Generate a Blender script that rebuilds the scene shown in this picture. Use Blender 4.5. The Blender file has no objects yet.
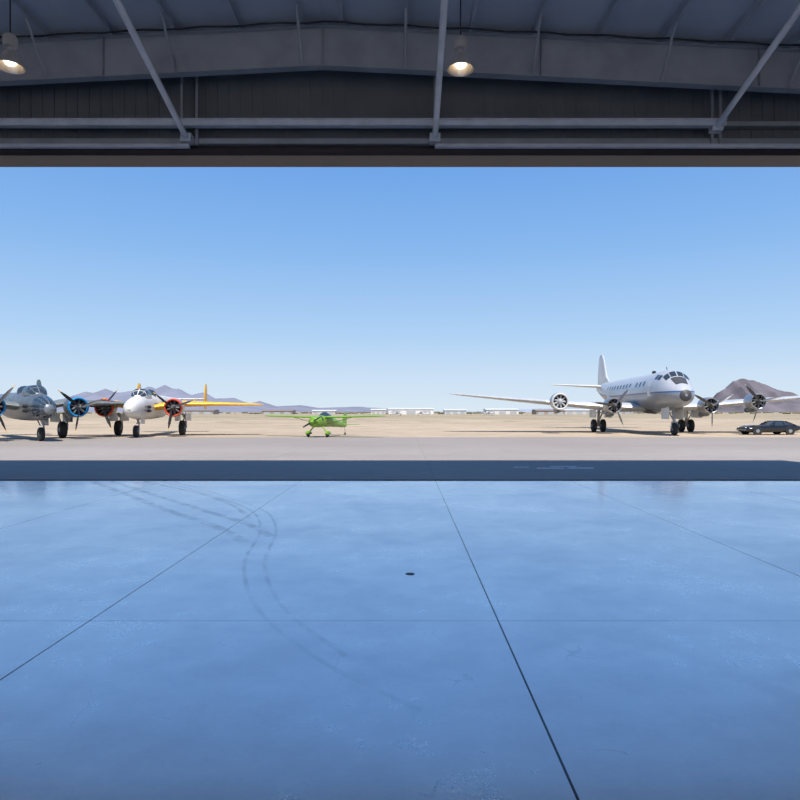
import bpy, math, random
from mathutils import Vector, Matrix, noise
random.seed(7)
sc = bpy.context.scene
sc.view_settings.view_transform = 'Standard'
sc.view_settings.exposure = 0.0
PI = math.pi

# ------------------------------------------------------------------ materials
def nmat(name):
    m = bpy.data.materials.new(name); m.use_nodes = True
    nt = m.node_tree; b = nt.nodes['Principled BSDF']
    return m, nt, b
def col(c): return (c[0], c[1], c[2], 1)
def mat(name, c, rough=0.6, metal=0.0, var=0.12, scale=2.0, bump=0.0, spec=0.5, emit=None, estr=0.0):
    m, nt, b = nmat(name)
    b.inputs['Roughness'].default_value = rough
    b.inputs['Metallic'].default_value = metal
    b.inputs['Specular IOR Level'].default_value = spec
    tc = nt.nodes.new('ShaderNodeTexCoord')
    nz = nt.nodes.new('ShaderNodeTexNoise'); nz.inputs['Scale'].default_value = scale
    nz.inputs['Detail'].default_value = 5
    nt.links.new(tc.outputs['Object'], nz.inputs['Vector'])
    rp = nt.nodes.new('ShaderNodeValToRGB')
    rp.color_ramp.elements[0].position = 0.3; rp.color_ramp.elements[1].position = 0.7
    rp.color_ramp.elements[0].color = col([max(0, x*(1-var)) for x in c])
    rp.color_ramp.elements[1].color = col([min(1, x*(1+var)) for x in c])
    nt.links.new(nz.outputs['Fac'], rp.inputs['Fac'])
    nt.links.new(rp.outputs['Color'], b.inputs['Base Color'])
    if bump:
        bp = nt.nodes.new('ShaderNodeBump'); bp.inputs['Strength'].default_value = bump
        nt.links.new(nz.outputs['Fac'], bp.inputs['Height']); nt.links.new(bp.outputs['Normal'], b.inputs['Normal'])
    if emit:
        b.inputs['Emission Color'].default_value = col(emit); b.inputs['Emission Strength'].default_value = estr
    return m
class NG:
    def __init__(s, nt): s.nt = nt
    def m(s, op, a, b=0.0, c=None):
        n = s.nt.nodes.new('ShaderNodeMath'); n.operation = op
        for i, v in enumerate((a, b, c)):
            if v is None: continue
            if isinstance(v, (int, float)): n.inputs[i].default_value = v
            else: s.nt.links.new(v, n.inputs[i])
        return n.outputs[0]
    def mix(s, f, a, b):
        n = s.nt.nodes.new('ShaderNodeMix'); n.data_type = 'RGBA'
        for key, v in ((0, f), (6, a), (7, b)):
            if isinstance(v, (int, float)): n.inputs[key].default_value = v
            elif isinstance(v, tuple): n.inputs[key].default_value = col(v)
            else: s.nt.links.new(v, n.inputs[key])
        return n.outputs[2]
    def noise(s, vec, scale, detail=4, rough=0.5):
        n = s.nt.nodes.new('ShaderNodeTexNoise'); n.inputs['Scale'].default_value = scale
        n.inputs['Detail'].default_value = detail; n.inputs['Roughness'].default_value = rough
        s.nt.links.new(vec, n.inputs['Vector']); return n.outputs['Fac']
    def rng(s, v, a, b, c, d):
        n = s.nt.nodes.new('ShaderNodeMapRange'); s.nt.links.new(v, n.inputs[0])
        for i, x in enumerate((a, b, c, d)): n.inputs[i+1].default_value = x
        return n.outputs[0]
    def line(s, x, origin, spacing, half):
        t = s.m('DIVIDE', s.m('SUBTRACT', x, origin), spacing)
        fr = s.m('SUBTRACT', s.m('FRACT', s.m('ADD', t, 0.5)), 0.5)
        d = s.m('MULTIPLY', s.m('ABSOLUTE', fr), spacing)
        return s.m('LESS_THAN', d, half)
def coords(nt):
    tc = nt.nodes.new('ShaderNodeTexCoord'); sp = nt.nodes.new('ShaderNodeSeparateXYZ')
    nt.links.new(tc.outputs['Object'], sp.inputs[0]); return tc.outputs['Object'], sp.outputs

def floor_material():
    m, nt, b = nmat('polished_concrete'); g = NG(nt); v, o = coords(nt)
    n1 = g.noise(v, 0.45, 7, 0.65); n2 = g.noise(v, 2.6, 9, 0.7); n3 = g.noise(v, 30, 4)
    f = g.m('ADD', g.m('MULTIPLY', n1, 0.5), g.m('ADD', g.m('MULTIPLY', n2, 0.4), g.m('MULTIPLY', n3, 0.1)))
    f = g.rng(f, 0.38, 0.62, 0, 1)
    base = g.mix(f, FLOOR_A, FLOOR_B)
    # fine hairline scuffs: thin bands of a stretched noise
    sc1 = g.m('ABSOLUTE', g.m('SUBTRACT', g.noise(v, 1.1, 2, 0.4), 0.5))
    scm = g.m('MULTIPLY', g.m('LESS_THAN', sc1, 0.0016), g.m('GREATER_THAN', n2, 0.55))
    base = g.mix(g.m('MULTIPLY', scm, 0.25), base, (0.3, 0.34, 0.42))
    jx = g.line(o[0], 0.836, 3.66, 0.0075); jy = g.line(o[1], 5.73, 11.87, 0.004)
    j = g.m('MAXIMUM', jx, jy)
    base = g.mix(j, base, (0.015, 0.018, 0.03))
    nt.links.new(base, b.inputs['Base Color'])
    r = g.rng(f, 0, 1, 0.36, 0.25)
    r = g.m('MAXIMUM', r, g.m('MULTIPLY', j, 0.9))
    nt.links.new(r, b.inputs['Roughness'])
    b.inputs['IOR'].default_value = FLOOR_IOR
    b.inputs['Metallic'].default_value = 0.66
    nt.links.new(g.rng(n1, 0.35, 0.65, 0.65, 1.0), b.inputs['Coat Weight'])
    b.inputs['Coat IOR'].default_value = 1.6
    nt.links.new(g.rng(n2, 0.3, 0.7, 0.06, 0.14), b.inputs['Coat Roughness'])
    bp = nt.nodes.new('ShaderNodeBump'); bp.inputs['Strength'].default_value = 0.06; bp.inputs['Distance'].default_value = 0.02
    nt.links.new(n2, bp.inputs['Height']); nt.links.new(bp.outputs['Normal'], b.inputs['Normal'])
    return m
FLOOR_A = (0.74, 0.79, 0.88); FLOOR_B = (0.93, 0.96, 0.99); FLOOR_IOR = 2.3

def apron_material():
    m, nt, b = nmat('apron_concrete'); g = NG(nt); v, o = coords(nt)
    n1 = g.noise(v, 0.08, 6, 0.6); n2 = g.noise(v, 1.5, 6, 0.6)
    f = g.rng(g.m('ADD', g.m('MULTIPLY', n1, 0.7), g.m('MULTIPLY', n2, 0.3)), 0.38, 0.62, 0, 1)
    base = g.mix(f, (0.265, 0.232, 0.205), (0.335, 0.297, 0.262))
    band = g.rng(o[1], 31, 35, 0, 1)
    base = g.mix(g.m('MULTIPLY', band, 0.45), base, (0.24, 0.205, 0.175))
    j = g.m('MAXIMUM', g.line(o[0], 0.836, 6.1, 0.012), g.line(o[1], 23.6, 6.1, 0.02))
    base = g.mix(g.m('MULTIPLY', j, 0.3), base, (0.09, 0.08, 0.07))
    nt.links.new(base, b.inputs['Base Color']); b.inputs['Roughness'].default_value = 0.7
    return m
def ground_material():
    m, nt, b = nmat('desert_ground'); g = NG(nt); v, o = coords(nt)
    n1 = g.noise(v, 0.02, 8, 0.65); n2 = g.noise(v, 0.4, 6, 0.6)
    f = g.rng(g.m('ADD', g.m('MULTIPLY', n1, 0.6), g.m('MULTIPLY', n2, 0.4)), 0.38, 0.62, 0, 1)
    near = g.mix(f, (0.33, 0.262, 0.19), (0.48, 0.385, 0.28))
    far = g.mix(f, (0.235, 0.205, 0.14), (0.44, 0.35, 0.24))
    base = g.mix(g.rng(o[1], 110, 220, 0, 1), near, far)
    scr = g.rng(g.noise(v, 0.11, 8, 0.75), .53, .60, 0, .7)
    scr = g.m('MULTIPLY', scr, g.rng(o[1], 60, 120, .15, 1))
    base = g.mix(scr, base, (0.17, 0.155, 0.095))
    nt.links.new(base, b.inputs['Base Color']); b.inputs['Roughness'].default_value = 0.9
    b.inputs['Specular IOR Level'].default_value = 0.1
    return m

# ------------------------------------------------------------------ mesh tools
class Acc:
    def __init__(s): s.v = []; s.f = []
    def add(s, v, f):
        k = len(s.v); s.v += [tuple(p) for p in v]; s.f += [tuple(i+k for i in q) for q in f]; return s
    def box(s, x0, x1, y0, y1, z0, z1):
        v = [(x, y, z) for z in (z0, z1) for y in (y0, y1) for x in (x0, x1)]
        return s.add(v, [(0, 2, 3, 1), (4, 5, 7, 6), (0, 1, 5, 4), (2, 6, 7, 3), (0, 4, 6, 2), (1, 3, 7, 5)])
    def loft(s, rings, cap=True):
        n = len(rings[0]); v = [p for r in rings for p in r]; f = []
        for i in range(len(rings)-1):
            for j in range(n):
                a = i*n+j; b2 = i*n+(j+1) % n
                f.append((a, b2, b2+n, a+n))
        if cap:
            f.append(tuple(range(n))[::-1]); f.append(tuple((len(rings)-1)*n+j for j in range(n)))
        return s.add(v, f)
    def tube(s, p, q, r, r2=None, n=10):
        p = Vector(p); q = Vector(q); d = (q-p).normalized(); r2 = r if r2 is None else r2
        u = d.orthogonal().normalized(); w = d.cross(u)
        return s.loft([[c+(u*math.cos(2*PI*k/n)+w*math.sin(2*PI*k/n))*rr for k in range(n)] for c, rr in ((p, r), (q, r2))])
    def lathe(s, c, prof, axis='Y', n=28, cap=True):
        rings = []
        for r, a in prof:
            ring = []
            for k in range(n):
                t = 2*PI*k/n; x, y = r*math.cos(t), r*math.sin(t)
                if axis == 'Y': ring.append((c[0]+x, c[1]+a, c[2]+y))
                elif axis == 'X': ring.append((c[0]+a, c[1]+x, c[2]+y))
                else: ring.append((c[0]+x, c[1]+y, c[2]+a))
            rings.append(ring)
        return s.loft(rings, cap)
    def done(s, name, mt, parent=None, smooth=True):
        me = bpy.data.meshes.new(name); me.from_pydata(s.v, [], s.f); me.update()
        import bmesh
        bm = bmesh.new(); bm.from_mesh(me); bmesh.ops.recalc_face_normals(bm, faces=bm.faces); bm.to_mesh(me); bm.free()
        if smooth:
            for p in me.polygons: p.use_smooth = True
            try: me.set_sharp_from_angle(angle=math.radians(38))
            except Exception: pass
        ob = bpy.data.objects.new(name, me); sc.collection.objects.link(ob)
        for q in (mt if isinstance(mt, list) else [mt]): me.materials.append(q)
        if parent: ob.parent = parent
        return ob
def empty(name, loc, rz=0, s=1):
    e = bpy.data.objects.new(name, None); sc.collection.objects.link(e)
    e.location = loc; e.rotation_euler = (0, 0, rz); e.scale = (s, s, s); return e

class Body:
    """lofted fuselage: stations (y, zc, w, top, bot)"""
    def __init__(s, st, e=2.0): s.st = st; s.e = e
    def at(s, y):
        st = s.st
        if y <= st[0][0]: return st[0][1:]
        if y >= st[-1][0]: return st[-1][1:]
        for i in range(len(st)-1):
            if st[i][0] <= y <= st[i+1][0]: break
        a, b = st[i], st[i+1]; h = b[0]-a[0]; t = (y-a[0])/h; out = []
        for k in range(1, 5):
            d = (b[k]-a[k])/h
            d0 = (a[k]-st[i-1][k])/(a[0]-st[i-1][0]) if i > 0 else d
            d1 = (st[i+2][k]-b[k])/(st[i+2][0]-b[0]) if i+2 < len(st) else d
            m0 = 0 if d0*d <= 0 else 2*d0*d/(d0+d); m1 = 0 if d1*d <= 0 else 2*d1*d/(d1+d)
            t2, t3 = t*t, t*t*t
            out.append((2*t3-3*t2+1)*a[k]+(t3-2*t2+t)*h*m0+(-2*t3+3*t2)*b[k]+(t3-t2)*h*m1)
        return out
    def pt(s, y, t, off=0):
        zc, w, tp, bt = s.at(y); c, n = math.cos(t), math.sin(t); e = 2/s.e
        x = math.copysign(abs(c)**e, c)*w; z = math.copysign(abs(n)**e, n)*(tp if n > 0 else bt)
        return (x+off*c, y, zc+z+off*n)
    def shell(s, acc, step=0.25, n=32):
        y0, y1 = s.st[0][0], s.st[-1][0]; k = max(4, int((y1-y0)/step)); ys = [y0+(y1-y0)*i/k for i in range(k+1)]
        ys = sorted(set(ys+[q[0] for q in s.st]+[y0+.04, y0+.1, y0+.2]))
        return acc.loft([[s.pt(y, 2*PI*j/n) for j in range(n)] for y in ys])
    def patch(s, acc, y0, y1, t0, t1, off=0.012, n=5):
        t0, t1 = math.radians(t0), math.radians(t1); v = []; f = []
        for i in range(n+1):
            for j in range(n+1): v.append(s.pt(y0+(y1-y0)*i/n, t0+(t1-t0)*j/n, off))
        for i in range(n):
            for j in range(n): a = i*(n+1)+j; f.append((a, a+1, a+n+2, a+n+1))
        return acc.add(v, f)

US = [0, .012, .05, .12, .22, .35, .5, .68, .85, 1.0]
def yt(u): return 5*(.2969*math.sqrt(u)-.126*u-.3516*u*u+.2843*u**3-.1036*u**4)
def foil(le, chord, th, up=(0, 0, 1), cd=(0, 1, 0)):
    le = Vector(le); up = Vector(up); cd = Vector(cd)
    r = [le+cd*(chord*u)+up*(chord*th*yt(u)) for u in US]
    r += [le+cd*(chord*u)-up*(chord*th*yt(u)*.8) for u in US[-1:0:-1]]
    return r
def wing(acc, secs, **k):  # (x,y,z,chord,thick)
    acc.loft([foil((a[0], a[1], a[2]), a[3], a[4], **k) for a in secs])
def mirror(secs): return [(-a[0],)+tuple(a[1:]) for a in secs]

def engine(par, nm, c, R, L, m_cowl, m_ring, m_dark, m_metal, prop=True, bl=3, pr=1.9, ang=0.3, m_blade=None, m_tip=None, banks=9, m_spin=None):
    a = Acc(); a.lathe(c, [(R*.80, .30), (R*.76, .12), (R*.82, .02), (R*.88, 0), (R*.94, .06), (R*.98, .18)], cap=False); a.done(nm+'_cowl_ring', m_ring, par)
    a = Acc(); a.lathe(c, [(R*.98, .18), (R, .4), (R, L*.75), (R*.94, L), (R*.86, L+.02)], cap=False); a.done(nm+'_cowl', m_cowl, par)
    a = Acc(); a.lathe(c, [(0.02, .42), (R*.84, .42)], cap=False); a.done(nm+'_firewall', m_dark, par)
    a = Acc()
    for k in range(banks):
        t = 2*PI*k/banks; d = Vector((math.cos(t), 0, math.sin(t))); p = Vector(c)+Vector((0, .28, 0))
        a.tube(p+d*R*.25, p+d*R*.72, R*.12, R*.10)
    a.lathe(c, [(.02, -.02), (R*.14, 0), (R*.2, .1), (R*.3, .2), (R*.33, .36)]); a.done(nm+'_cylinders', m_metal, par)
    if prop:
        a = Acc(); a.lathe(c, [(.01, -.42), (.07, -.38), (.12, -.28), (.15, -.15), (.12, .02)]); a.done(nm+'_spinner', m_spin or m_metal, par)
        b1 = Acc(); b2 = Acc()
        for k in range(bl):
            t = ang+2*PI*k/bl; d = Vector((math.cos(t), 0, math.sin(t))); q = Vector((-math.sin(t), 0, math.cos(t)))
            def sec(f):
                ch = .115*(math.sin(min(1, f*1.15)*PI)**.5)*pr/1.9+.03; tw = math.radians(65-35*f)
                cdv = q*math.cos(tw)+Vector((0, 1, 0))*math.sin(tw); nv = d.cross(cdv)
                p = Vector(c)+Vector((0, -.2, 0))+d*(pr*f)
                return [p-cdv*ch, p+nv*.025, p+cdv*ch, p-nv*.025]
            b1.loft([sec(f) for f in (.06, .15, .3, .5, .7, .9)]); b2.loft([sec(f) for f in (.9, .95, 1.0)])
        b1.done(nm+'_propeller', m_blade or m_metal, par); b2.done(nm+'_propeller_tips', m_tip or m_blade or m_metal, par)

def wheel(tire, hub, c, r, w):
    tire.lathe(c, [(r*.55, -w/2), (r*.85, -w/2), (r*.97, -w*.36), (r, -w*.15), (r, w*.15), (r*.97, w*.36), (r*.85, w/2), (r*.55, w/2)], axis='X')
    hub.lathe(c, [(.02, -w*.52), (r*.2, -w*.52), (r*.5, -w*.40), (r*.58, -w*.44), (r*.58, w*.44), (r*.5, w*.40), (r*.2, w*.52), (.02, w*.52)], axis='X')

# ------------------------------------------------------------------ shared materials
M_tire = mat('tire_rubber', (.02, .02, .02), .8)
M_dark = mat('dark_cavity', (.02, .02, .022), .7)
M_glass = mat('dark_glass', (.03, .045, .06), .08, 0, .1, spec=.8)
M_alu = mat('bare_aluminium', (.42, .44, .46), .38, .75, .2, 1.2)
M_aludark = mat('dull_aluminium', (.17, .19, .21), .42, .55, .3, 1.5)
M_steel = mat('engine_steel', (.13, .13, .13), .5, .5, .3, 6)
M_blade = mat('black_blade', (.03, .03, .03), .45)
M_yellow = mat('yellow_paint', (.80, .42, .012), .4)
M_white = mat('white_paint', (.60, .60, .59), .35, 0, .06)
M_grey = mat('grey_paint', (.36, .38, .40), .4, 0, .1)
M_bladeg = mat('grey_blade', (.10, .10, .11), .4, .2, .1)

# ------------------------------------------------------------------ four-engine airliner
def livery():
    m, nt, b = nmat('airliner_livery'); g = NG(nt); v, o = coords(nt)
    n = g.noise(v, 1.2, 5)
    wht = g.mix(n, (.46, .48, .50), (.60, .61, .62)); met = g.mix(n, (.22, .25, .28), (.34, .36, .39))
    zz = g.m('SUBTRACT', o[2], g.m('MULTIPLY', g.m('MAXIMUM', g.m('SUBTRACT', o[1], 5.0), 0.0), .06))
    c = g.mix(g.m('GREATER_THAN', zz, 3.38), met, (.08, .14, .28))
    c = g.mix(g.m('GREATER_THAN', zz, 3.50), c, wht)
    nt.links.new(c, b.inputs['Base Color']); b.inputs['Roughness'].default_value = .33; b.inputs['Metallic'].default_value = .3
    return m
def airliner(loc, rz):
    P = empty('propeller_airliner', loc, rz); LV = livery()
    F = Body([(-10.6, 3.15, .04, .04, .04), (-10.45, 3.15, .42, .40, .42), (-10.0, 3.2, .78, .72, .74), (-9.3, 3.3, 1.10, 1.02, 1.02),
              (-8.8, 3.38, 1.25, 1.28, 1.16), (-8.1, 3.48, 1.42, 1.68, 1.34), (-7.2, 3.55, 1.54, 1.76, 1.48), (-5.5, 3.6, 1.6, 1.68, 1.58), (-3, 3.6, 1.62, 1.62, 1.6),
              (4.5, 3.6, 1.62, 1.62, 1.6), (8, 3.72, 1.46, 1.5, 1.4), (12, 4.05, 1.02, 1.17, .95), (15.5, 4.4, .52, .75, .5), (17.6, 4.6, .16, .32, .22), (18, 4.62, .03, .06, .04)])
    F.shell(Acc()).done('fuselage', LV, P)
    g = Acc()   # cockpit glazing
    for t0, t1 in ((92, 112), (68, 88), (46, 65), (115, 134)):
        F.patch(g, -8.72, -8.22, t0, t1, .015)
    for sgn in (1, -1):
        for y0, y1 in ((-8.1, -7.65), (-7.55, -7.15)):
            a, b2 = (34, 50) if sgn > 0 else (130, 146)
            F.patch(g, y0, y1, a, b2, .015)
    for y in [(-5.2+1.02*i) for i in range(13)]:
        if abs(y+2.1) < .1: continue
        for a, b2 in ((17, 31), (149, 163)): F.patch(g, y, y+.42, a, b2, .012)
    g.done('windows', M_glass, P)
    g = Acc(); F.patch(g, -9.7, -8.8, 62, 118, .012, 10); F.patch(g, -10.58, -10.42, -180, 180, .012, 20); g.done('antiglare_panel', mat('antiglare_black', (.05, .05, .055), .5), P)
    g = Acc(); F.patch(g, 6.0, 7.3, 150, 205, .01); F.patch(g, -6.9, -6.2, 150, 195, .01); g.done('doors', M_white, P)
    W = [(1.0, -2.9, 2.25, 6.0, .155), (4.0, -2.7, 2.36, 5.4, .155), (8.4, -2.1, 2.72, 4.2, .15), (13, -1.4, 3.12, 3.0, .13), (17.0, -.75, 3.5, 1.75, .12), (17.75, -.45, 3.58, 1.1, .10), (17.95, -.1, 3.6, .4, .08)]
    g = Acc(); wing(g, W); wing(g, mirror(W)); g.loft([foil((x, -2.9, 2.25), 6.0, .155) for x in (-1.1, 1.1)]); g.done('wings', mat('wing_skin', (.52, .54, .55), .38, .25, .12, .8), P)
    g = Acc()   # de-icer boots
    for s in (1, -1):
        g.loft([[(s*p[0], p[1]-.015, p[2]) for p in foil((x, y, z), .34, .155*c/.34*.36)] for x, y, z, c in ((9.2, -1.99, 2.79, 4), (13, -1.41, 3.12, 3), (16.8, -.80, 3.48, 1.9))])
    g.done('deicer_boots', mat('boot_grey', (.36, .37, .39), .6), P)
    T = [(.0, 13.3, 4.75, 3.6, .11), (3, 13.9, 4.9, 2.6, .1), (5.6, 14.6, 5.05, 1.5, .09), (6.0, 15.0, 5.07, .7, .08)]
    g = Acc(); wing(g, T); wing(g, mirror(T)); g.done('tailplane', M_white, P)
    g = Acc()
    fs = [(11.3, 4.9, 6.2, .04), (12.2, 5.35, 5.4, .07), (13.3, 5.9, 4.3, .10), (14.0, 7.0, 3.3, .11), (14.6, 8.0, 2.4, .11), (15.1, 8.45, 1.5, .1), (15.6, 8.6, .6, .08)]
    g.loft([foil((0, y, z), c, t, up=(1, 0, 0)) for y, z, c, t in fs]); g.done('fin', M_white, P)
    g = Acc(); g.loft([foil((0, y, z), c, t*1.25, up=(1, 0, 0)) for y, z, c, t in ((15.2, 6.9, 1.6, .11), (15.25, 7.4, 1.5, .11))]); g.done('fin_flash', mat('fin_blue', (.1, .2, .45), .4), P)
    for x, z, y, pr, nm, an in ((4.0, 2.42, -5.3, True, 'inner_engine_a', .5), (-4.0, 2.42, -5.3, True, 'inner_engine_b', .9), (8.2, 2.78, -4.6, True, 'outer_engine_a', .2), (-8.4, 2.78, -4.6, False, 'outer_engine_b', 0)):
        R = .70 if pr else .76
        engine(P, nm, (x, y, z), R, 1.4, M_alu, M_alu if pr else M_white, M_dark, M_steel if pr else M_grey, prop=pr, pr=1.95, ang=an, m_blade=M_bladeg, m_tip=M_grey)
        N = Body([(y+1.3, z, R*.9, R*.9, R*.9), (y+2.2, z, R*.98, R*.8, R*1.0), (y+4.0, z-.02, R*.9, R*.55, R*.95), (y+6.3, z+.0, R*.5, R*.3, R*.5), (y+7.8, z+.1, .08, .08, .1)])
        N.shell(Acc(), n=24).done(nm+'_nacelle', M_alu, P)
        g = Acc(); g.tube((x, y+.9, z-R*1.02), (x, y+2.2, z-R*1.05), .2, .24, 12); g.done(nm+'_oil_cooler', M_aludark, P)
    ti, hb, st = Acc(), Acc(), Acc()
    for s in (1, -1):
        for dx in (-.42, .42):
            wheel(ti, hb, (s*4.0+dx, .4, .60), .60, .38)
        st.tube((s*4.0-.45, .4, .6), (s*4.0+.45, .4, .6), .09); st.tube((s*4.0, .4, .6), (s*4.0, .2, 2.3), .13); st.tube((s*4.0, .4, .9), (s*4.0, -1.6, 2.1), .06)
    wheel(ti, hb, (0, -8.0, .5), .5, .34); st.tube((0, -8.0, 1.0), (0, -7.7, 2.3), .12); st.tube((0, -7.9, 1.1), (0, -6.3, 2.2), .05)
    for s in (1, -1): st.tube((s*.24, -8.0, .5), (s*.2, -8.0, 1.05), .05); 
    st.tube((-.24, -8, 1.05), (.24, -8, 1.05), .06)
    ti.done('tires', M_tire, P); hb.done('wheel_hubs', M_grey, P); st.done('landing_gear_struts', M_grey, P)
    g = Acc()
    for s in (1, -1):
        g.box(s*.55-.015, s*.55+.015, -8.4, -6.6, 1.3, 2.25); 
        for d in (-.7, .7): g.box(s*4.0+d-.02, s*4.0+d+.02, -1.6, .9, 1.35, 2.1)
    g.done('gear_doors', M_white, P, False)
    g = Acc(); g.tube((0, -6.4, 5.25), (0, -6.2, 5.6), .03); g.lathe((0, -3, 5.35), [(.02, -.35), (.13, -.2), (.15, 0), (.1, .25), (.02, .4)]); g.done('antennas', M_dark, P)
    return P

# ------------------------------------------------------------------ twin-engine bomber
def bomber(loc, rz, body, wingm, finm, ringm, cowlm, half=10.3, yellowtips=True, glassnose=True):
    P = empty('twin_engine_bomber', loc, rz)
    F = Body([(-6.5, 2.05, .04, .04, .04), (-6.42, 2.05, .26, .26, .26), (-6.1, 2.08, .46, .47, .48), (-5.4, 2.12, .60, .64, .66), (-4.4, 2.18, .69, .82, .82), (-3.2, 2.22, .72, .95, .92),
              (-1, 2.25, .73, 1.0, .95), (3, 2.3, .72, .98, .9), (6, 2.5, .6, .75, .72), (8.6, 2.72, .38, .5, .5), (9.6, 2.8, .3, .4, .4), (9.9, 2.8, .1, .12, .12)], e=2.4)
    F.shell(Acc()).done('fuselage', body, P)
    g = Acc()
    for y0, y1 in ((-6.38, -6.12), (-6.07, -5.72), (-5.67, -5.3), (-5.25, -4.9)):
        for k in range(12 if glassnose else 0):
            t = k*30
            if 240 <= t <= 299 and y0 > -6: continue
            F.patch(g, y0, y1, t+2.5, t+27.5, .012, 3)
    for k in range(3):
        for a in (8, 152): F.patch(g, 1.0+k*1.3, 1.55+k*1.3, a, a+20, .012, 3)
    C = Body([(-4.25, 2.9, .05, .04, .2), (-3.75, 2.95, .52, .42, .3), (-3.3, 3.0, .6, .62, .3), (-2.3, 3.0, .6, .64, .3), (-1.7, 3.0, .5, .42, .3), (-1.0, 3.0, .2, .15, .2)], e=2.5)
    C.shell(Acc(), .15).done('canopy_frame', body, P)
    for y0, y1 in ((-4.05, -3.65), (-3.58, -3.1), (-3.04, -2.6), (-2.54, -2.1)):
        for a, b2 in ((12, 50), (54, 88), (92, 126), (130, 168)): C.patch(g, y0, y1, a, b2, .012, 4)
    g.lathe((0, -.3, 3.1), [(.5, 0), (.5, .2), (.44, .38), (.28, .52), (.02, .58)], axis='Z')
    g.lathe((0, 9.75, 2.85), [(.34, -.1), (.3, .15), (.18, .32), (.02, .38)])
    g.done('glazing', M_glass, P)
    g = Acc()
    for x in (-.13, .13): g.tube((x, -.8, 3.38), (x, -1.9, 3.5), .025, n=6)
    g.tube((.1, -6.4, 2.0), (.1, -7.1, 2.0), .025, n=6)
    for z in (1.95, 2.25): 
        for s in (1, -1): g.tube((s*.76, -4.0, z), (s*.76, -4.9, z), .035, n=6); g.lathe((s*.72, -3.6, z), [(.02, -.5), (.12, -.3), (.12, .3), (.02, .5)], n=10)
    g.done('gun_barrels', M_dark, P)
    h = half/10.3
    W = [(.4, -2.0, 2.2, 3.9, .16), (2.45, -1.85, 2.5, 3.5, .16), (6.2*h, -1.25, 2.50, 2.5, .14), (9.4*h, -.75, 2.48, 1.6, .12), (10.05*h, -.55, 2.48, 1.1, .1), (10.3*h, -.2, 2.48, .5, .08)]
    g = Acc(); wing(g, W); wing(g, mirror(W)); g.done('wings', wingm, P)
    T = [(0, 7.9, 3.05, 2.0, .1), (3.0, 8.1, 3.1, 1.6, .1)]
    g = Acc(); wing(g, T); wing(g, mirror(T)); g.done('tailplane', body, P)
    g = Acc()
    for s in (1, -1):
        g.loft([foil((s*3.0, y, z), c, t, up=(1, 0, 0)) for y, z, c, t in ((8.4, 2.15, .9, .08), (7.9, 2.45, 1.7, .09), (7.75, 3.1, 2.0, .09), (8.0, 3.9, 1.75, .09), (8.35, 4.4, 1.25, .08), (8.7, 4.55, .6, .06))])
    g.done('tail_fins', finm, P)
    for s, nm, an in ((1, 'engine_a', .35), (-1, 'engine_b', .9)):
        c = (s*2.45, -3.75, 2.2)
        engine(P, nm, c, .70, 1.25, cowlm, ringm, M_dark, M_steel, pr=1.75, ang=an, m_blade=M_blade, m_tip=M_yellow)
        y = c[1]
        N = Body([(y+1.2, 2.2, .62, .62, .62), (y+2.2, 2.22, .62, .58, .72), (y+4.2, 2.2, .58, .5, .75), (y+6.5, 2.25, .38, .35, .5), (y+8.0, 2.35, .06, .06, .08)])
        N.shell(Acc(), n=24).done(nm+'_nacelle', cowlm, P)
    ti, hb, st = Acc(), Acc(), Acc()
    for s in (1, -1):
        wheel(ti, hb, (s*2.45, .1, .6), .6, .42)
        st.tube((s*2.45+.3, .1, .6), (s*2.45+.3, .0, 1.3), .07); st.tube((s*2.45-.25, .1, .6), (s*2.45+.3, .1, .6), .07); st.tube((s*2.45+.3, 0, 1.3), (s*2.45, -.1, 1.8), .1)
        st.tube((s*2.45, .2, 1.0), (s*2.45, 1.6, 1.8), .05)
    wheel(ti, hb, (0, -4.4, .45), .45, .3)
    st.tube((.2, -4.4, .45), (.18, -4.3, 1.0), .05); st.tube((0, -4.4, .45), (.22, -4.4, .45), .05); st.tube((.18, -4.3, 1.0), (0, -4.2, 1.5), .08); st.tube((0, -4.2, 1.0), (0, -3.2, 1.5), .04)
    ti.done('tires', M_tire, P); hb.done('wheel_hubs', M_grey, P); st.done('landing_gear_struts', M_grey, P)
    g = Acc()
    for s in (1, -1):
        for d in (-.42, .42): g.box(s*2.45+d-.015, s*2.45+d+.015, -.8, 1.6, 1.15, 1.75)
    g.box(.36, .39, -4.6, -3.4, 1.0, 1.5); g.done('gear_doors', body, P, False)
    return P

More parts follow.
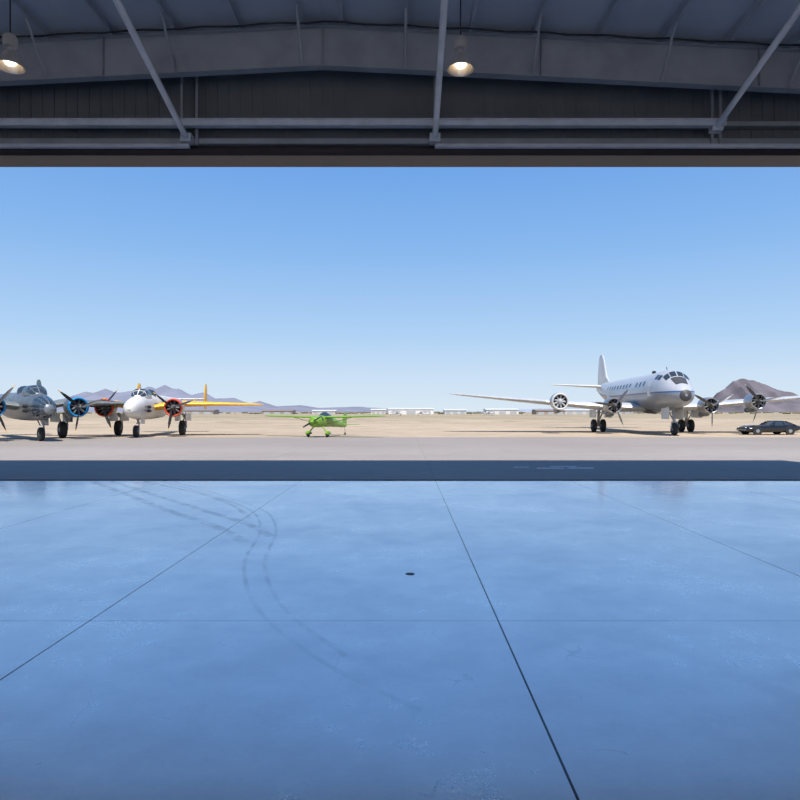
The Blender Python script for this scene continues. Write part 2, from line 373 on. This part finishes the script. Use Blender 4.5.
# ------------------------------------------------------------------ light airplane
def lightplane(loc, rz, body, half=4.85, s=1.0):
    P = empty('light_airplane', loc, rz, s)
    F = Body([(-2.5, 1.25, .30, .26, .28), (-2.42, 1.25, .40, .36, .38), (-1.9, 1.27, .46, .42, .46), (-.9, 1.3, .48, .46, .5), (.4, 1.26, .44, .42, .46), (2.2, 1.05, .26, .30, .3), (4.1, .85, .07, .14, .13), (4.2, .85, .03, .05, .05)], e=2.5)
    F.shell(Acc(), .2).done('fuselage', body, P)
    g = Acc()
    C = Body([(-1.15, 1.62, .04, .03, .05), (-.8, 1.66, .30, .24, .1), (-.3, 1.68, .36, .36, .1), (.3, 1.62, .32, .30, .1), (1.1, 1.5, .1, .1, .1)])
    C.shell(g, .1, 20).done('canopy', M_glass, P)
    g = Acc()
    W = [(.2, -1.15, 1.60, 1.45, .14), (half*.85, -1.0, 1.70, 1.2, .13), (half*.97, -.85, 1.71, .9, .11), (half, -.6, 1.71, .4, .08)]
    wing(g, W); wing(g, mirror(W)); g.loft([foil((x, -1.15, 1.60), 1.45, .14) for x in (-.3, .3)]); g.done('wings', body, P)
    g = Acc(); T = [(0, 3.3, .92, .95, .09), (1.35, 3.5, .94, .7, .08), (1.5, 3.7, .94, .3, .08)]
    wing(g, T); wing(g, mirror(T)); g.done('tailplane', body, P)
    g = Acc(); g.loft([foil((0, y, z), c, .08, up=(1, 0, 0)) for y, z, c in ((3.0, .95, 1.3), (3.35, 1.4, 1.0), (3.6, 1.85, .7), (3.8, 1.95, .35))]); g.done('fin', body, P)
    g = Acc()
    for sx in (1, -1):
        g.tube((sx*.3, -1.5, .95), (sx*.85, -1.55, .32), .06, .045)
        B = Body([(-2.0, .32, .03, .03, .03), (-1.8, .33, .13, .16, .14), (-1.45, .34, .15, .2, .14), (-.9, .3, .03, .05, .04)])
        rings = [[(p[0]+sx*.85, p[1], p[2]) for p in (B.pt(y, 2*PI*j/16) for j in range(16))] for y in (-2, -1.95, -1.85, -1.7, -1.5, -1.3, -1.1, -.95, -.9)]
        g.loft(rings)
        g.tube((sx*.42, -.7, 1.05), (sx*half*.5, -.7, 1.62), .025, n=6)
    g.done('landing_gear_fairings', body, P)
    ti, hb = Acc(), Acc()
    for sx in (1, -1): wheel(ti, hb, (sx*.85, -1.58, .23), .23, .14)
    wheel(ti, hb, (0, 3.95, .12), .12, .06); hb.tube((0, 3.95, .12), (0, 3.8, .75), .02)
    ti.done('tires', M_tire, P); hb.done('wheel_hubs', M_grey, P)
    g = Acc(); g.lathe((0, -2.5, 1.25), [(.02, -.35), (.08, -.3), (.15, -.15), (.18, 0)]); g.done('spinner', body, P)
    g = Acc()
    for t in (.5, .5+PI):
        d = Vector((math.cos(t), 0, math.sin(t))); q = Vector((-math.sin(t), .4, math.cos(t))).normalized(); c = Vector((0, -2.62, 1.25))
        g.loft([[c+d*r-q*w, c+d*r+Vector((0, .015, 0)), c+d*r+q*w, c+d*r-Vector((0, .015, 0))] for r, w in ((.08, .04), (.3, .07), (.6, .07), (.9, .04))])
    g.done('propeller', M_blade, P)
    g = Acc(); 
    for sx in (.2, -.2): g.lathe((sx, -2.44, 1.3), [(.09, -.02), (.09, .02)], n=14)
    F.patch(g, -1.7, -1.5, 5, 60); F.patch(g, -1.7, -1.5, 120, 175); g.done('air_intakes', M_dark, P)
    return P

# ------------------------------------------------------------------ sports car (long axis X, nose -X)
def car(loc, rz):
    P = empty('sports_car', loc, rz); BK = mat('black_car_paint', (.012, .012, .014), .15, 0, .1, spec=.7); CH = mat('chrome', (.6, .6, .6), .15, 1)
    st = [(-2.42, .55, .38, .50), (-2.34, .72, .28, .60), (-2.1, .82, .22, .68), (-1.5, .90, .19, .80), (-.9, .89, .18, .80), (.0, .87, .18, .80), (.9, .90, .19, .84), (1.5, .93, .19, .88), (2.0, .88, .26, .82), (2.3, .78, .36, .74), (2.36, .6, .42, .66)]
    rings = []
    for x, w, z0, z1 in st:
        zc, h = (z0+z1)/2, (z1-z0)/2; r = []
        for k in range(28):
            t = 2*PI*k/28; c, s = math.cos(t), math.sin(t)
            r.append((x, math.copysign(abs(c)**.55, c)*w, zc+math.copysign(abs(s)**.6, s)*h))
        rings.append(r)
    Acc().loft(rings).done('body', BK, P)
    def rect(x0, x1, y, z, k=.06): return [(x0, -y+k, z), (x0, y-k, z), (x0+k, y, z), (x1-k, y, z), (x1, y-k, z), (x1, -y+k, z), (x1-k, -y, z), (x0+k, -y, z)]
    Acc().loft([rect(-.35, 1.95, .74, .76), rect(.22, 1.05, .56, 1.12)]).done('glasshouse', M_glass, P)
    Acc().loft([rect(.20, 1.12, .57, 1.11), rect(.26, .98, .54, 1.15), rect(.36, .85, .42, 1.17)]).done('roof', BK, P)
    g = Acc()
    for s in (1, -1):
        for p, q in (((-.33, s*.725, .78), (.22, s*.56, 1.13)), ((.90, s*.75, .80), (.86, s*.57, 1.13)), ((1.9, s*.725, .79), (1.08, s*.56, 1.12))): g.tube(p, q, .04, n=6)
    g.done('pillars', BK, P)
    ti, hb, ar = Acc(), Acc(), Acc()
    for x in (-1.5, 1.30):
        for s in (1, -1):
            c = (x, s*.80, .33)
            ti.lathe(c, [(.2, -.11), (.3, -.11), (.33, -.06), (.33, .06), (.3, .11), (.2, .11)], axis='Y')
            hb.lathe(c, [(.02, -.12), (.12, -.12), (.19, -.1), (.21, -.11), (.21, .11), (.19, .1), (.12, .12), (.02, .12)], axis='Y')
            ar.lathe((x, s*.83, .36), [(.02, -.075), (.40, -.075), (.40, .075), (.02, .075)], axis='Y')
    ti.done('tires', M_tire, P); hb.done('wheels', CH, P); ar.done('wheel_well_shade', M_dark, P)  # near-black discs paint the shade inside the wheel wells
    g = Acc(); g.box(-2.46, -2.36, -.65, .65, .38, .43); g.box(2.30, 2.42, -.65, .65, .42, .47)
    g.done('bumpers', CH, P, False)
    g = Acc()
    for s in (1, -1): g.lathe((-2.30, s*.52, .55), [(.02, -.06), (.08, -.05), (.09, .03)], axis='X', n=14)
    g.done('headlights', M_white, P)
    g = Acc()
    for s in (1, -1): g.box(2.30, 2.36, s*.5-.15, s*.5+.15, .58, .66)
    g.done('tail_lights', mat('red_lens', (.4, .01, .01), .2), P, False)
    g = Acc()
    for s in (1, -1): g.lathe((-.05, s*.84, .90), [(.02, -.05), (.07, -.03), (.06, .05), (.02, .06)], axis='X', n=10); g.tube((-.03, s*.76, .78), (-.03, s*.84, .87), .015, n=6)
    g.done('door_mirrors', BK, P)
    return P

# ------------------------------------------------------------------ hangar
HX0, HX1, HY0, DY = -20.0, 15.8, -14.0, 17.6
AX = -2.1; RZ = 11.9; SL = .05
def roofz(x): return RZ-SL*abs(x-AX)
Mceil = mat('roof_liner', (.50, .53, .60), .7, 0, .08, .6)
Msteel = mat('grey_steel_paint', (.34, .35, .38), .55, 0, .12, 1.5)
Mlight = mat('light_grey_steel', (.66, .68, .72), .45, .1, .1, 3)
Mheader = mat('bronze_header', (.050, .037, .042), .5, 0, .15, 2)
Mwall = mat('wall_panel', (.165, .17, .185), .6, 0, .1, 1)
Mwhite = mat('white_wall_panel', (.7, .7, .7), .6, 0, .05, 1)

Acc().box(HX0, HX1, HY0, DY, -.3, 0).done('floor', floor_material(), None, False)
g = Acc()
for x0, x1 in ((HX0-.2, AX), (AX, HX1+.2)):
    z0, z1 = roofz(x0), roofz(x1)
    g.add([(x0, HY0, z0), (x1, HY0, z1), (x1, DY+.2, z1), (x0, DY+.2, z0), (x0, HY0, z0+.15), (x1, HY0, z1+.15), (x1, DY+.2, z1+.15), (x0, DY+.2, z0+.15)],
          [(0, 1, 2, 3), (7, 6, 5, 4), (0, 4, 5, 1), (3, 2, 6, 7), (0, 3, 7, 4), (1, 5, 6, 2)])
g.done('ceiling', Mceil, None, False)
Acc().box(HX0-.2, HX0, HY0, DY, 0, 11.2).done('wall_left', Mwhite, None, False)
Acc().box(HX1, HX1+.2, HY0, DY, 0, 11.2).done('wall_right', Mwhite, None, False)
# rear wall: unseen large opening, added to let daylight into the interior
g = Acc(); g.box(HX0-.2, -17, HY0-.2, HY0, 0, 12.0); g.box(13, HX1+.2, HY0-.2, HY0, 0, 12.0); g.box(-17, 13, HY0-.2, HY0, 9.6, 12.0)
g.done('wall_back', Mwhite, None, False)
g = Acc()
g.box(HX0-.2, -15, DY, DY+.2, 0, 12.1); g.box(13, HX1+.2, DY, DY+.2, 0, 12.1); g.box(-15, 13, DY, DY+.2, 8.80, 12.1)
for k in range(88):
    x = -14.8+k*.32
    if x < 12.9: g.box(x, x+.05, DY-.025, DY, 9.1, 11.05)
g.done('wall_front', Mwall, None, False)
# header box over the door
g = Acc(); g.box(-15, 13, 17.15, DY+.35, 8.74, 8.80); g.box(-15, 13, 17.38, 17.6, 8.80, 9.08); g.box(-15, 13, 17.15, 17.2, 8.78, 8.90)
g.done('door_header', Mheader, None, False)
g = Acc(); g.box(-15, -5.72, 16.95, 17.07, 8.91, 8.98); g.box(.80, 13, 16.95, 17.07, 8.91, 8.98); g.box(-15, -5.72, 16.88, 17.07, 8.89, 8.91); g.box(.80, 13, 16.88, 17.07, 8.89, 8.91)
g.done('door_rail', Mlight, None, False)
Acc().box(-15, 13, 17.14, 17.3, 9.06, 9.20).done('header_channel', Msteel, None, False)
# wind-beam tube
g = Acc(); g.box(-15, 8.45, 16.80, 16.98, 9.40, 9.53); g.box(-15, 8.45, 16.74, 17.04, 9.53, 9.56)
g.done('wind_beam', Mlight, None, False)
Acc().box(-15, 13, 17.28, 17.5, 9.6, 9.72).done('wall_girt', Msteel, None, False)

# rigid-frame rafters
def rafter(nm, y, d, x0=HX0, x1=HX1):
    g = Acc(); top = -.24
    def plate(xa, xb, z0off, z1off, ya, yb):
        za, zb = roofz(xa), roofz(xb)
        v = [(xa, ya, za+z0off), (xb, ya, zb+z0off), (xb, yb, zb+z0off), (xa, yb, za+z0off), (xa, ya, za+z1off), (xb, ya, zb+z1off), (xb, yb, zb+z1off), (xa, yb, za+z1off)]
        g.add(v, [(0, 3, 2, 1), (4, 5, 6, 7), (0, 1, 5, 4), (2, 3, 7, 6), (0, 4, 7, 3), (1, 2, 6, 5)])
    for xa, xb in ((x0, AX), (AX, x1)):
        plate(xa, xb, -d, top, y-.006, y+.006)
        plate(xa, xb, top-.02, top, y-.12, y+.12)
        plate(xa, xb, -d-.02, -d, y-.12, y+.12)
    for x in (AX-.02, AX+.005): g.box(x, x+.016, y-.12, y+.12, roofz(x)-d, roofz(x)+top)
    for k in range(-3, 4):
        if k == 0: continue
        x = AX+k*5.55
        if x0 < x < x1: g.box(x-.006, x+.006, y-.11, y+.11, roofz(x)-d, roofz(x)+top)
    return g.done(nm, Msteel, None, False)
rafter('roof_rafter', 16.3, 1.24); rafter('roof_rafter', 8.0, 1.24); rafter('roof_rafter', -.5, 1.24)
# purlins along the depth, with flange braces
g = Acc(); br = Acc(); k = 0
xs = sorted([AX+.5+i*1.62 for i in range(11)]+[AX-.5-i*1.62 for i in range(11)])
for x in xs:
    if not (HX0+.2 < x < HX1-.2): continue
    z = roofz(x)
    g.box(x-.008, x+.008, HY0, DY, z-.23, z); g.box(x, x+.07, HY0, DY, z-.235, z-.22)
for i, x in enumerate(xs):
    if i % 2 or not (HX0+.2 < x < HX1-.2): continue
    z = roofz(x)
    for yy in (16.3, 8.0): br.tube((x, yy-.95, z-.25), (x+.0, yy-.1, z-1.2), .035, n=6); br.tube((x, yy+.8, z-.25), (x, yy+.1, z-1.2), .03, n=6)
g.done('roof_purlins', mat('purlin_steel', (.42, .44, .50), .5, 0, .1), None, False); br.done('flange_braces', Msteel)
# sloping struts to the header
g = Acc()
for xx in (-5.78, .80, 8.25):
    p = Vector((xx, 16.9, 9.13 if xx < 5 else 9.42)); q = Vector((xx, 8.0, p.z+.247*8.9))
    g.tube(p, q, .075, n=14)
    g.box(xx-.14, xx+.14, 16.86, 17.1, p.z-.12, p.z+.10)
g.done('sloping_struts', Mlight)
g = Acc()
for xx in (-5.95, -5.55, .80, 8.2, 8.42):
    g.box(xx-.03, xx+.03, 17.06, 17.13, 9.0, roofz(xx)-.1)
g.done('hanger_posts', Msteel, None, False)
g = Acc()
pts = [(x, 15.75, roofz(x)-.40-.04*math.sin(x*1.9)**2) for x in [HX0+.5+i*.5 for i in range(70)]]
for a, b2 in zip(pts, pts[1:]): g.tube(a, b2, .022, n=6)
g.done('power_conduit', M_dark)
# floor track
g = Acc(); g.box(-15, 13, 17.44, 17.60, 0, .006); g.box(-15, 13, 17.50, 17.53, .006, .02); g.done('door_track', mat('track_steel', (.08, .08, .09), .5, .5), None, False)
# floor anchor
g = Acc(); g.lathe((.06, 7.39, 0), [(.02, .004), (.05, .004), (.055, .0)], axis='Z', n=24); g.done('floor_anchor_cap', mat('anchor_iron', (.11, .12, .15), .6))
# lamps
def lamp(x, y, z):
    P = empty('high_bay_lamp', (x, y, z))
    Acc().lathe((0, 0, 0), [(.225, 0), (.215, .02), (.18, .12), (.12, .21), (.085, .25), (.07, .25), (.11, .20), (.17, .11), (.205, .02)], axis='Z', cap=False).done('reflector', mat('spun_aluminium', (.55, .5, .45), .35, .6), P)
    Acc().lathe((0, 0, 0), [(.01, .05), (.07, .05), (.10, .09), (.09, .15), (.03, .2)], axis='Z').done('lens', mat('lamp_lens', (.9, .8, .6), .3, emit=(1, .80, .55), estr=5), P)
    Acc().lathe((0, 0, 0), [(.07, .24), (.07, .29), (.045, .30), (.045, .34), (.10, .35), (.115, .38), (.115, .50), (.09, .54), (.03, .56)], axis='Z').done('ballast_housing', mat('ballast_grey', (.35, .33, .32), .5), P)
    Acc().tube((0, 0, .55), (0, 0, roofz(x)-z), .012, n=8).done('suspension_rod', M_dark, P)
lamp(.95, 10.9, 7.70); lamp(-6.72, 10.9, 7.74)

# tyre marks on the floor
def marks_mat():
    m, nt, b = nmat('tire_mark'); g = NG(nt); v, o = coords(nt)
    b.inputs['Base Color'].default_value = (.32, .36, .44, 1); b.inputs['Roughness'].default_value = .35
    n = g.noise(v, 2.5, 6, .7); a = g.rng(n, .38, .72, 0.0, .30)
    a = g.m('MULTIPLY', a, g.rng(o[1], 4, 12, .4, 1))
    nt.links.new(a, b.inputs['Alpha']); return m
g = Acc()
def ribbon(pts, w):
    P2 = [Vector(p) for p in pts]; sm = []
    for i in range(len(P2)-1):
        p0 = P2[max(0, i-1)]; p1 = P2[i]; p2 = P2[i+1]; p3 = P2[min(len(P2)-1, i+2)]
        for k in range(8):
            t = k/8; sm.append(.5*((2*p1)+(p2-p0)*t+(2*p0-5*p1+4*p2-p3)*t*t+(3*p1-p0-3*p2+p3)*t**3))
    sm.append(P2[-1]); v = []; f = []
    for i, p in enumerate(sm):
        d = (sm[min(i+1, len(sm)-1)]-sm[max(0, i-1)]).normalized(); n = Vector((-d.y, d.x))
        v += [(p.x+n.x*w/2, p.y+n.y*w/2, .0015), (p.x-n.x*w/2, p.y-n.y*w/2, .0015)]
    for i in range(len(sm)-1): f.append((2*i, 2*i+1, 2*i+3, 2*i+2))
    g.add(v, f)
ribbon([(-8.4, 17.2), (-6.6, 14.9), (-4.7, 12.4), (-3.2, 10.6), (-2.3, 9.2)], .18)
ribbon([(-7.9, 17.3), (-6.1, 15.0), (-4.1, 12.5), (-2.7, 10.8), (-2.0, 9.6)], .16)
ribbon([(-7.0, 17.2), (-4.9, 14.9), (-3.5, 12.9), (-2.7, 11.2)], .10)
ribbon([(-6.5, 17.2), (-4.6, 14.7), (-3.0, 12.3), (-2.3, 10.2), (-2.0, 8.0), (-1.45, 6.2), (-.7, 4.9), (.1, 4.0)], .05)
ribbon([(-6.2, 17.2), (-4.35, 14.7), (-2.75, 12.3), (-2.05, 10.2), (-1.75, 8.0), (-1.2, 6.2), (-.45, 4.9)], .05)
g.done('tire_marks', marks_mat(), None, False)

# ------------------------------------------------------------------ outside
g = Acc(); g.box(-400, 400, DY+.02, 47.5, -.3, 0); g.done('apron_pavement', apron_material(), None, False)
g = Acc(); g.box(-60, 60, -60, HY0-.02, -.3, 0); g.done('rear_bounce_pavement', mat('rear_bounce_concrete', (.36, .34, .31), .7, 0, .08, .3), None, False)  # unseen sunlit slab, added to bounce light through the rear opening
g = Acc(); g.add([(-30000, -3000, -.015), (30000, -3000, -.015), (30000, 30000, -.015), (-30000, 30000, -.015)], [(0, 1, 2, 3)]); g.done('ground', ground_material(), None, False)
# painted marks on apron
g = Acc()
g.box(4.4, 5.3, 21.15, 21.4, 0, .004); g.box(5.45, 6.3, 21.2, 21.5, 0, .004); g.box(3.7, 4.2, 21.6, 21.75, 0, .004); g.box(5.0, 5.9, 21.9, 22.05, 0, .004)
g.done('pavement_markings', mat('white_road_paint', (.8, .8, .8), .5, 0, .25, 6), None, False)
g = Acc(); g.box(-120, 160, 36.4, 36.55, 0, .004); g.done('taxiway_line', mat('faded_line', (.33, .27, .2), .7, 0, .2, 1), None, False)

def mountains(nm, prof, Yc, depth, mt, nx=150, ny=26, jag=.25, fr=.006):
    x0, x1 = prof[0][0], prof[-1][0]; v = []; f = []
    def H(x):
        for (a, ha), (b, hb) in zip(prof, prof[1:]):
            if a <= x <= b: return ha+(hb-ha)*(x-a)/(b-a)
        return 0
    for j in range(ny+1):
        u = j/ny
        for i in range(nx+1):
            x = x0+(x1-x0)*i/nx; y = Yc+(u-.5)*depth
            env = max(0, 1-abs(u-.5)*2)**.85
            n = noise.fractal(Vector((x*fr, y*fr, 1.3)), 1.0, 2.0, 6)
            n2 = abs(noise.noise(Vector((x*fr*1.8, y*fr*.5, 7))))
            h = H(x)*(env*(1+jag*.25*n)-jag*n2*env*(1-env)*3)
            v.append((x, y, max(-2, h)))
    for j in range(ny):
        for i in range(nx): a = j*(nx+1)+i; f.append((a, a+1, a+nx+2, a+nx+1))
    return Acc().add(v, f).done(nm, mt, None, True)
MR = [(-5200, 0), (-4400, 90), (-3800, 60), (-3450, 100), (-3234, 80), (-3080, 150), (-2990, 178), (-2900, 165), (-2812, 210), (-2720, 175), (-2625, 180), (-2500, 195), (-2390, 222), (-2320, 200), (-2250, 248), (-2180, 205), (-2110, 200), (-2000, 150), (-1875, 172), (-1780, 120), (-1594, 125), (-1450, 75), (-1360, 98), (-1200, 50), (-984, 62), (-800, 38), (-420, 48), (0, 20), (400, 0)]
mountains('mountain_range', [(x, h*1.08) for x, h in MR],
          6000, 1800, mat('haze_tinted_rock', (.19, .203, .26), .95, 0, .12, .004, spec=0), nx=260)  # distance haze is painted into the bluish rock colour
mountains('mountain_range', [(600, 0), (1300, 30), (2000, 60), (2700, 50), (3100, 90), (3600, 80), (4300, 150), (5200, 70), (6500, 0)], 8000, 1800, mat('haze_tinted_rock_far', (.30, .33, .41), .95, 0, .08, .004, spec=0))  # paler tone: haze of the farther range is put into its colour
BT = [(1480, 0), (1614, 18), (1670, 50), (1700, 82), (1734, 120), (1765, 138), (1794, 172), (1843, 196), (1880, 184), (1915, 190), (1950, 170), (1985, 145), (2051, 120), (2110, 112), (2161, 98), (2300, 62), (2450, 35), (2700, 0)]
mountains('rocky_butte', [(x, h*.96) for x, h in BT],
          3500, 700, mat('haze_tinted_butte', (.135, .122, .14), .95, 0, .25, .01, spec=0), nx=120, jag=.5, fr=.009)  # greyed rock colour, with the haze of distance included in it

# airport buildings far away
def building(nm, x, y, w, d, h, c, gable=1.2, doors=3, rf=None):
    P = empty(nm, (x, y, 0)); m = mat(nm+'_wall', c, .6, 0, .05, .2)
    g = Acc(); z = h+gable
    g.add([(-w/2, -d/2, -.03), (w/2, -d/2, -.03), (w/2, d/2, -.03), (-w/2, d/2, -.03), (-w/2, -d/2, h), (w/2, -d/2, h), (w/2, d/2, h), (-w/2, d/2, h)], [(0, 1, 5, 4), (1, 2, 6, 5), (2, 3, 7, 6), (3, 0, 4, 7)])
    g.done('walls', m, P, False)
    g = Acc(); g.add([(-w/2-.5, -d/2-.5, h), (w/2+.5, -d/2-.5, h), (w/2+.5, 0, z), (-w/2-.5, 0, z), (w/2+.5, d/2+.5, h), (-w/2-.5, d/2+.5, h)], [(0, 1, 2, 3), (3, 2, 4, 5), (0, 3, 5), (1, 4, 2)]); g.done('roof', rf or M_white, P, False)
    g = Acc()
    for k in range(doors):
        xc = -w/2+w*(k+.5)/doors; g.box(xc-w/doors*.3, xc+w/doors*.3, -d/2-.1, -d/2, 0, h*.7)
    g.done('doors', M_grey, P, False)
Mrb = mat('brown_roofing', (.22, .17, .14), .8)
for x, y, w, h, c in ((5, 520, 36, 4.0, (.65, .64, .62)), (42, 540, 18, 3.2, (.5, .5, .5)), (78, 520, 26, 3.6, (.6, .58, .55)), (112, 500, 22, 2.8, (.3, .24, .2)), (-22, 540, 12, 3.4, (.55, .5, .45)),
                      (-70, 560, 20, 2.6, (.5, .46, .4)), (-110, 560, 26, 2.6, (.3, .25, .21)), (-180, 560, 30, 3.0, (.3, .27, .24)), (145, 540, 24, 3.2, (.5, .48, .46)), (185, 560, 20, 2.8, (.3, .27, .24))):
    building('airport_building', x, y, w, 18, h, c, rf=M_white if c[0] > .45 else Mrb)
# desert shrubs (one object), behind the buildings
g = Acc()
for k in range(420):
    y = random.uniform(585, 1400); x = random.uniform(-.8, .8)*y; r = random.uniform(1.0, 2.6)*(1+y/1200)
    h = r*random.uniform(.35, .6); rings = []
    for zz, rr in ((-.03, .8), (h*.5, 1.0), (h*.85, .7), (h, .15)):
        rings.append([(x+r*rr*random.uniform(.8, 1.2)*math.cos(2*PI*j/7), y+r*rr*random.uniform(.8, 1.2)*math.sin(2*PI*j/7), zz) for j in range(7)])
    g.loft(rings)
g.done('desert_shrubs', mat('shrub_green', (.16, .155, .10), .9, 0, .4, .05, spec=0))

# ------------------------------------------------------------------ aircraft + car placement
airliner((22.1, 59.3, 0), math.radians(-3.5))
Mb1 = mat('weathered_metal', (.20, .225, .25), .4, .5, .3, 1.0)
Mb2 = mat('white_bomber_paint', (.58, .57, .54), .4, 0, .12, 1)
bomber((-26.35, 44.3, 0), math.radians(43), Mb1, mat('olive_grey_wing', (.16, .18, .18), .5, .2, .2), mat('fin_green', (.06, .10, .11), .5), mat('blue_cowl', (.02, .25, .55), .4), M_aludark)
bomber((-20.4, 51.3, 0), math.radians(9), Mb2, M_yellow, M_yellow, mat('red_orange_cowl', (.60, .07, .02), .4), M_alu, half=8.9, glassnose=False)
Mg = mat('lime_green_paint', (.17, .33, .03), .35, 0, .08)
lightplane((-6.0, 48.8, 0), math.radians(-18), Mg, half=5.4, s=.92)
for x, y, r in ((-4, 330, 60), (9, 350, -70), (42, 320, 30)):
    lightplane((x, y, -.015), math.radians(r), M_white)
car((30.4, 53.5, -.015), math.radians(4))

# ------------------------------------------------------------------ light
w = bpy.data.worlds.new('World'); sc.world = w; w.use_nodes = True; nt = w.node_tree
bg = nt.nodes['Background']; tc = nt.nodes.new('ShaderNodeTexCoord'); sp = nt.nodes.new('ShaderNodeSeparateXYZ'); rp = nt.nodes.new('ShaderNodeValToRGB')
nt.links.new(tc.outputs['Generated'], sp.inputs[0]); nt.links.new(sp.outputs[2], rp.inputs['Fac']); nt.links.new(rp.outputs['Color'], bg.inputs['Color'])
cr = rp.color_ramp; cr.elements[0].position = 0; cr.elements[0].color = (.70, .81, .90, 1); cr.elements[1].position = 1; cr.elements[1].color = (.05, .14, .44, 1)
for p, c in ((.05, (.61, .76, .92)), (.12, (.43, .64, .91)), (.24, (.255, .485, .86)), (.38, (.145, .355, .79)), (.6, (.09, .25, .62))):
    e = cr.elements.new(p); e.color = col(c)
bg.inputs['Strength'].default_value = 1.0
sl = bpy.data.lights.new('sun', 'SUN'); sl.energy = 6.5; sl.angle = math.radians(.53); sl.color = (1, .95, .88)
so = bpy.data.objects.new('sun', sl); sc.collection.objects.link(so)
so.rotation_euler = Vector((-.10, .50, -.866)).to_track_quat('-Z', 'Y').to_euler()

cd = bpy.data.cameras.new('camera'); cd.sensor_width = 36; cd.lens = 28.8; cd.shift_y = .015; cd.shift_x = -.006; cd.clip_end = 60000
co = bpy.data.objects.new('camera', cd); sc.collection.objects.link(co); co.location = (0, 0, 1.87); co.rotation_euler = (PI/2, 0, 0)
sc.camera = co
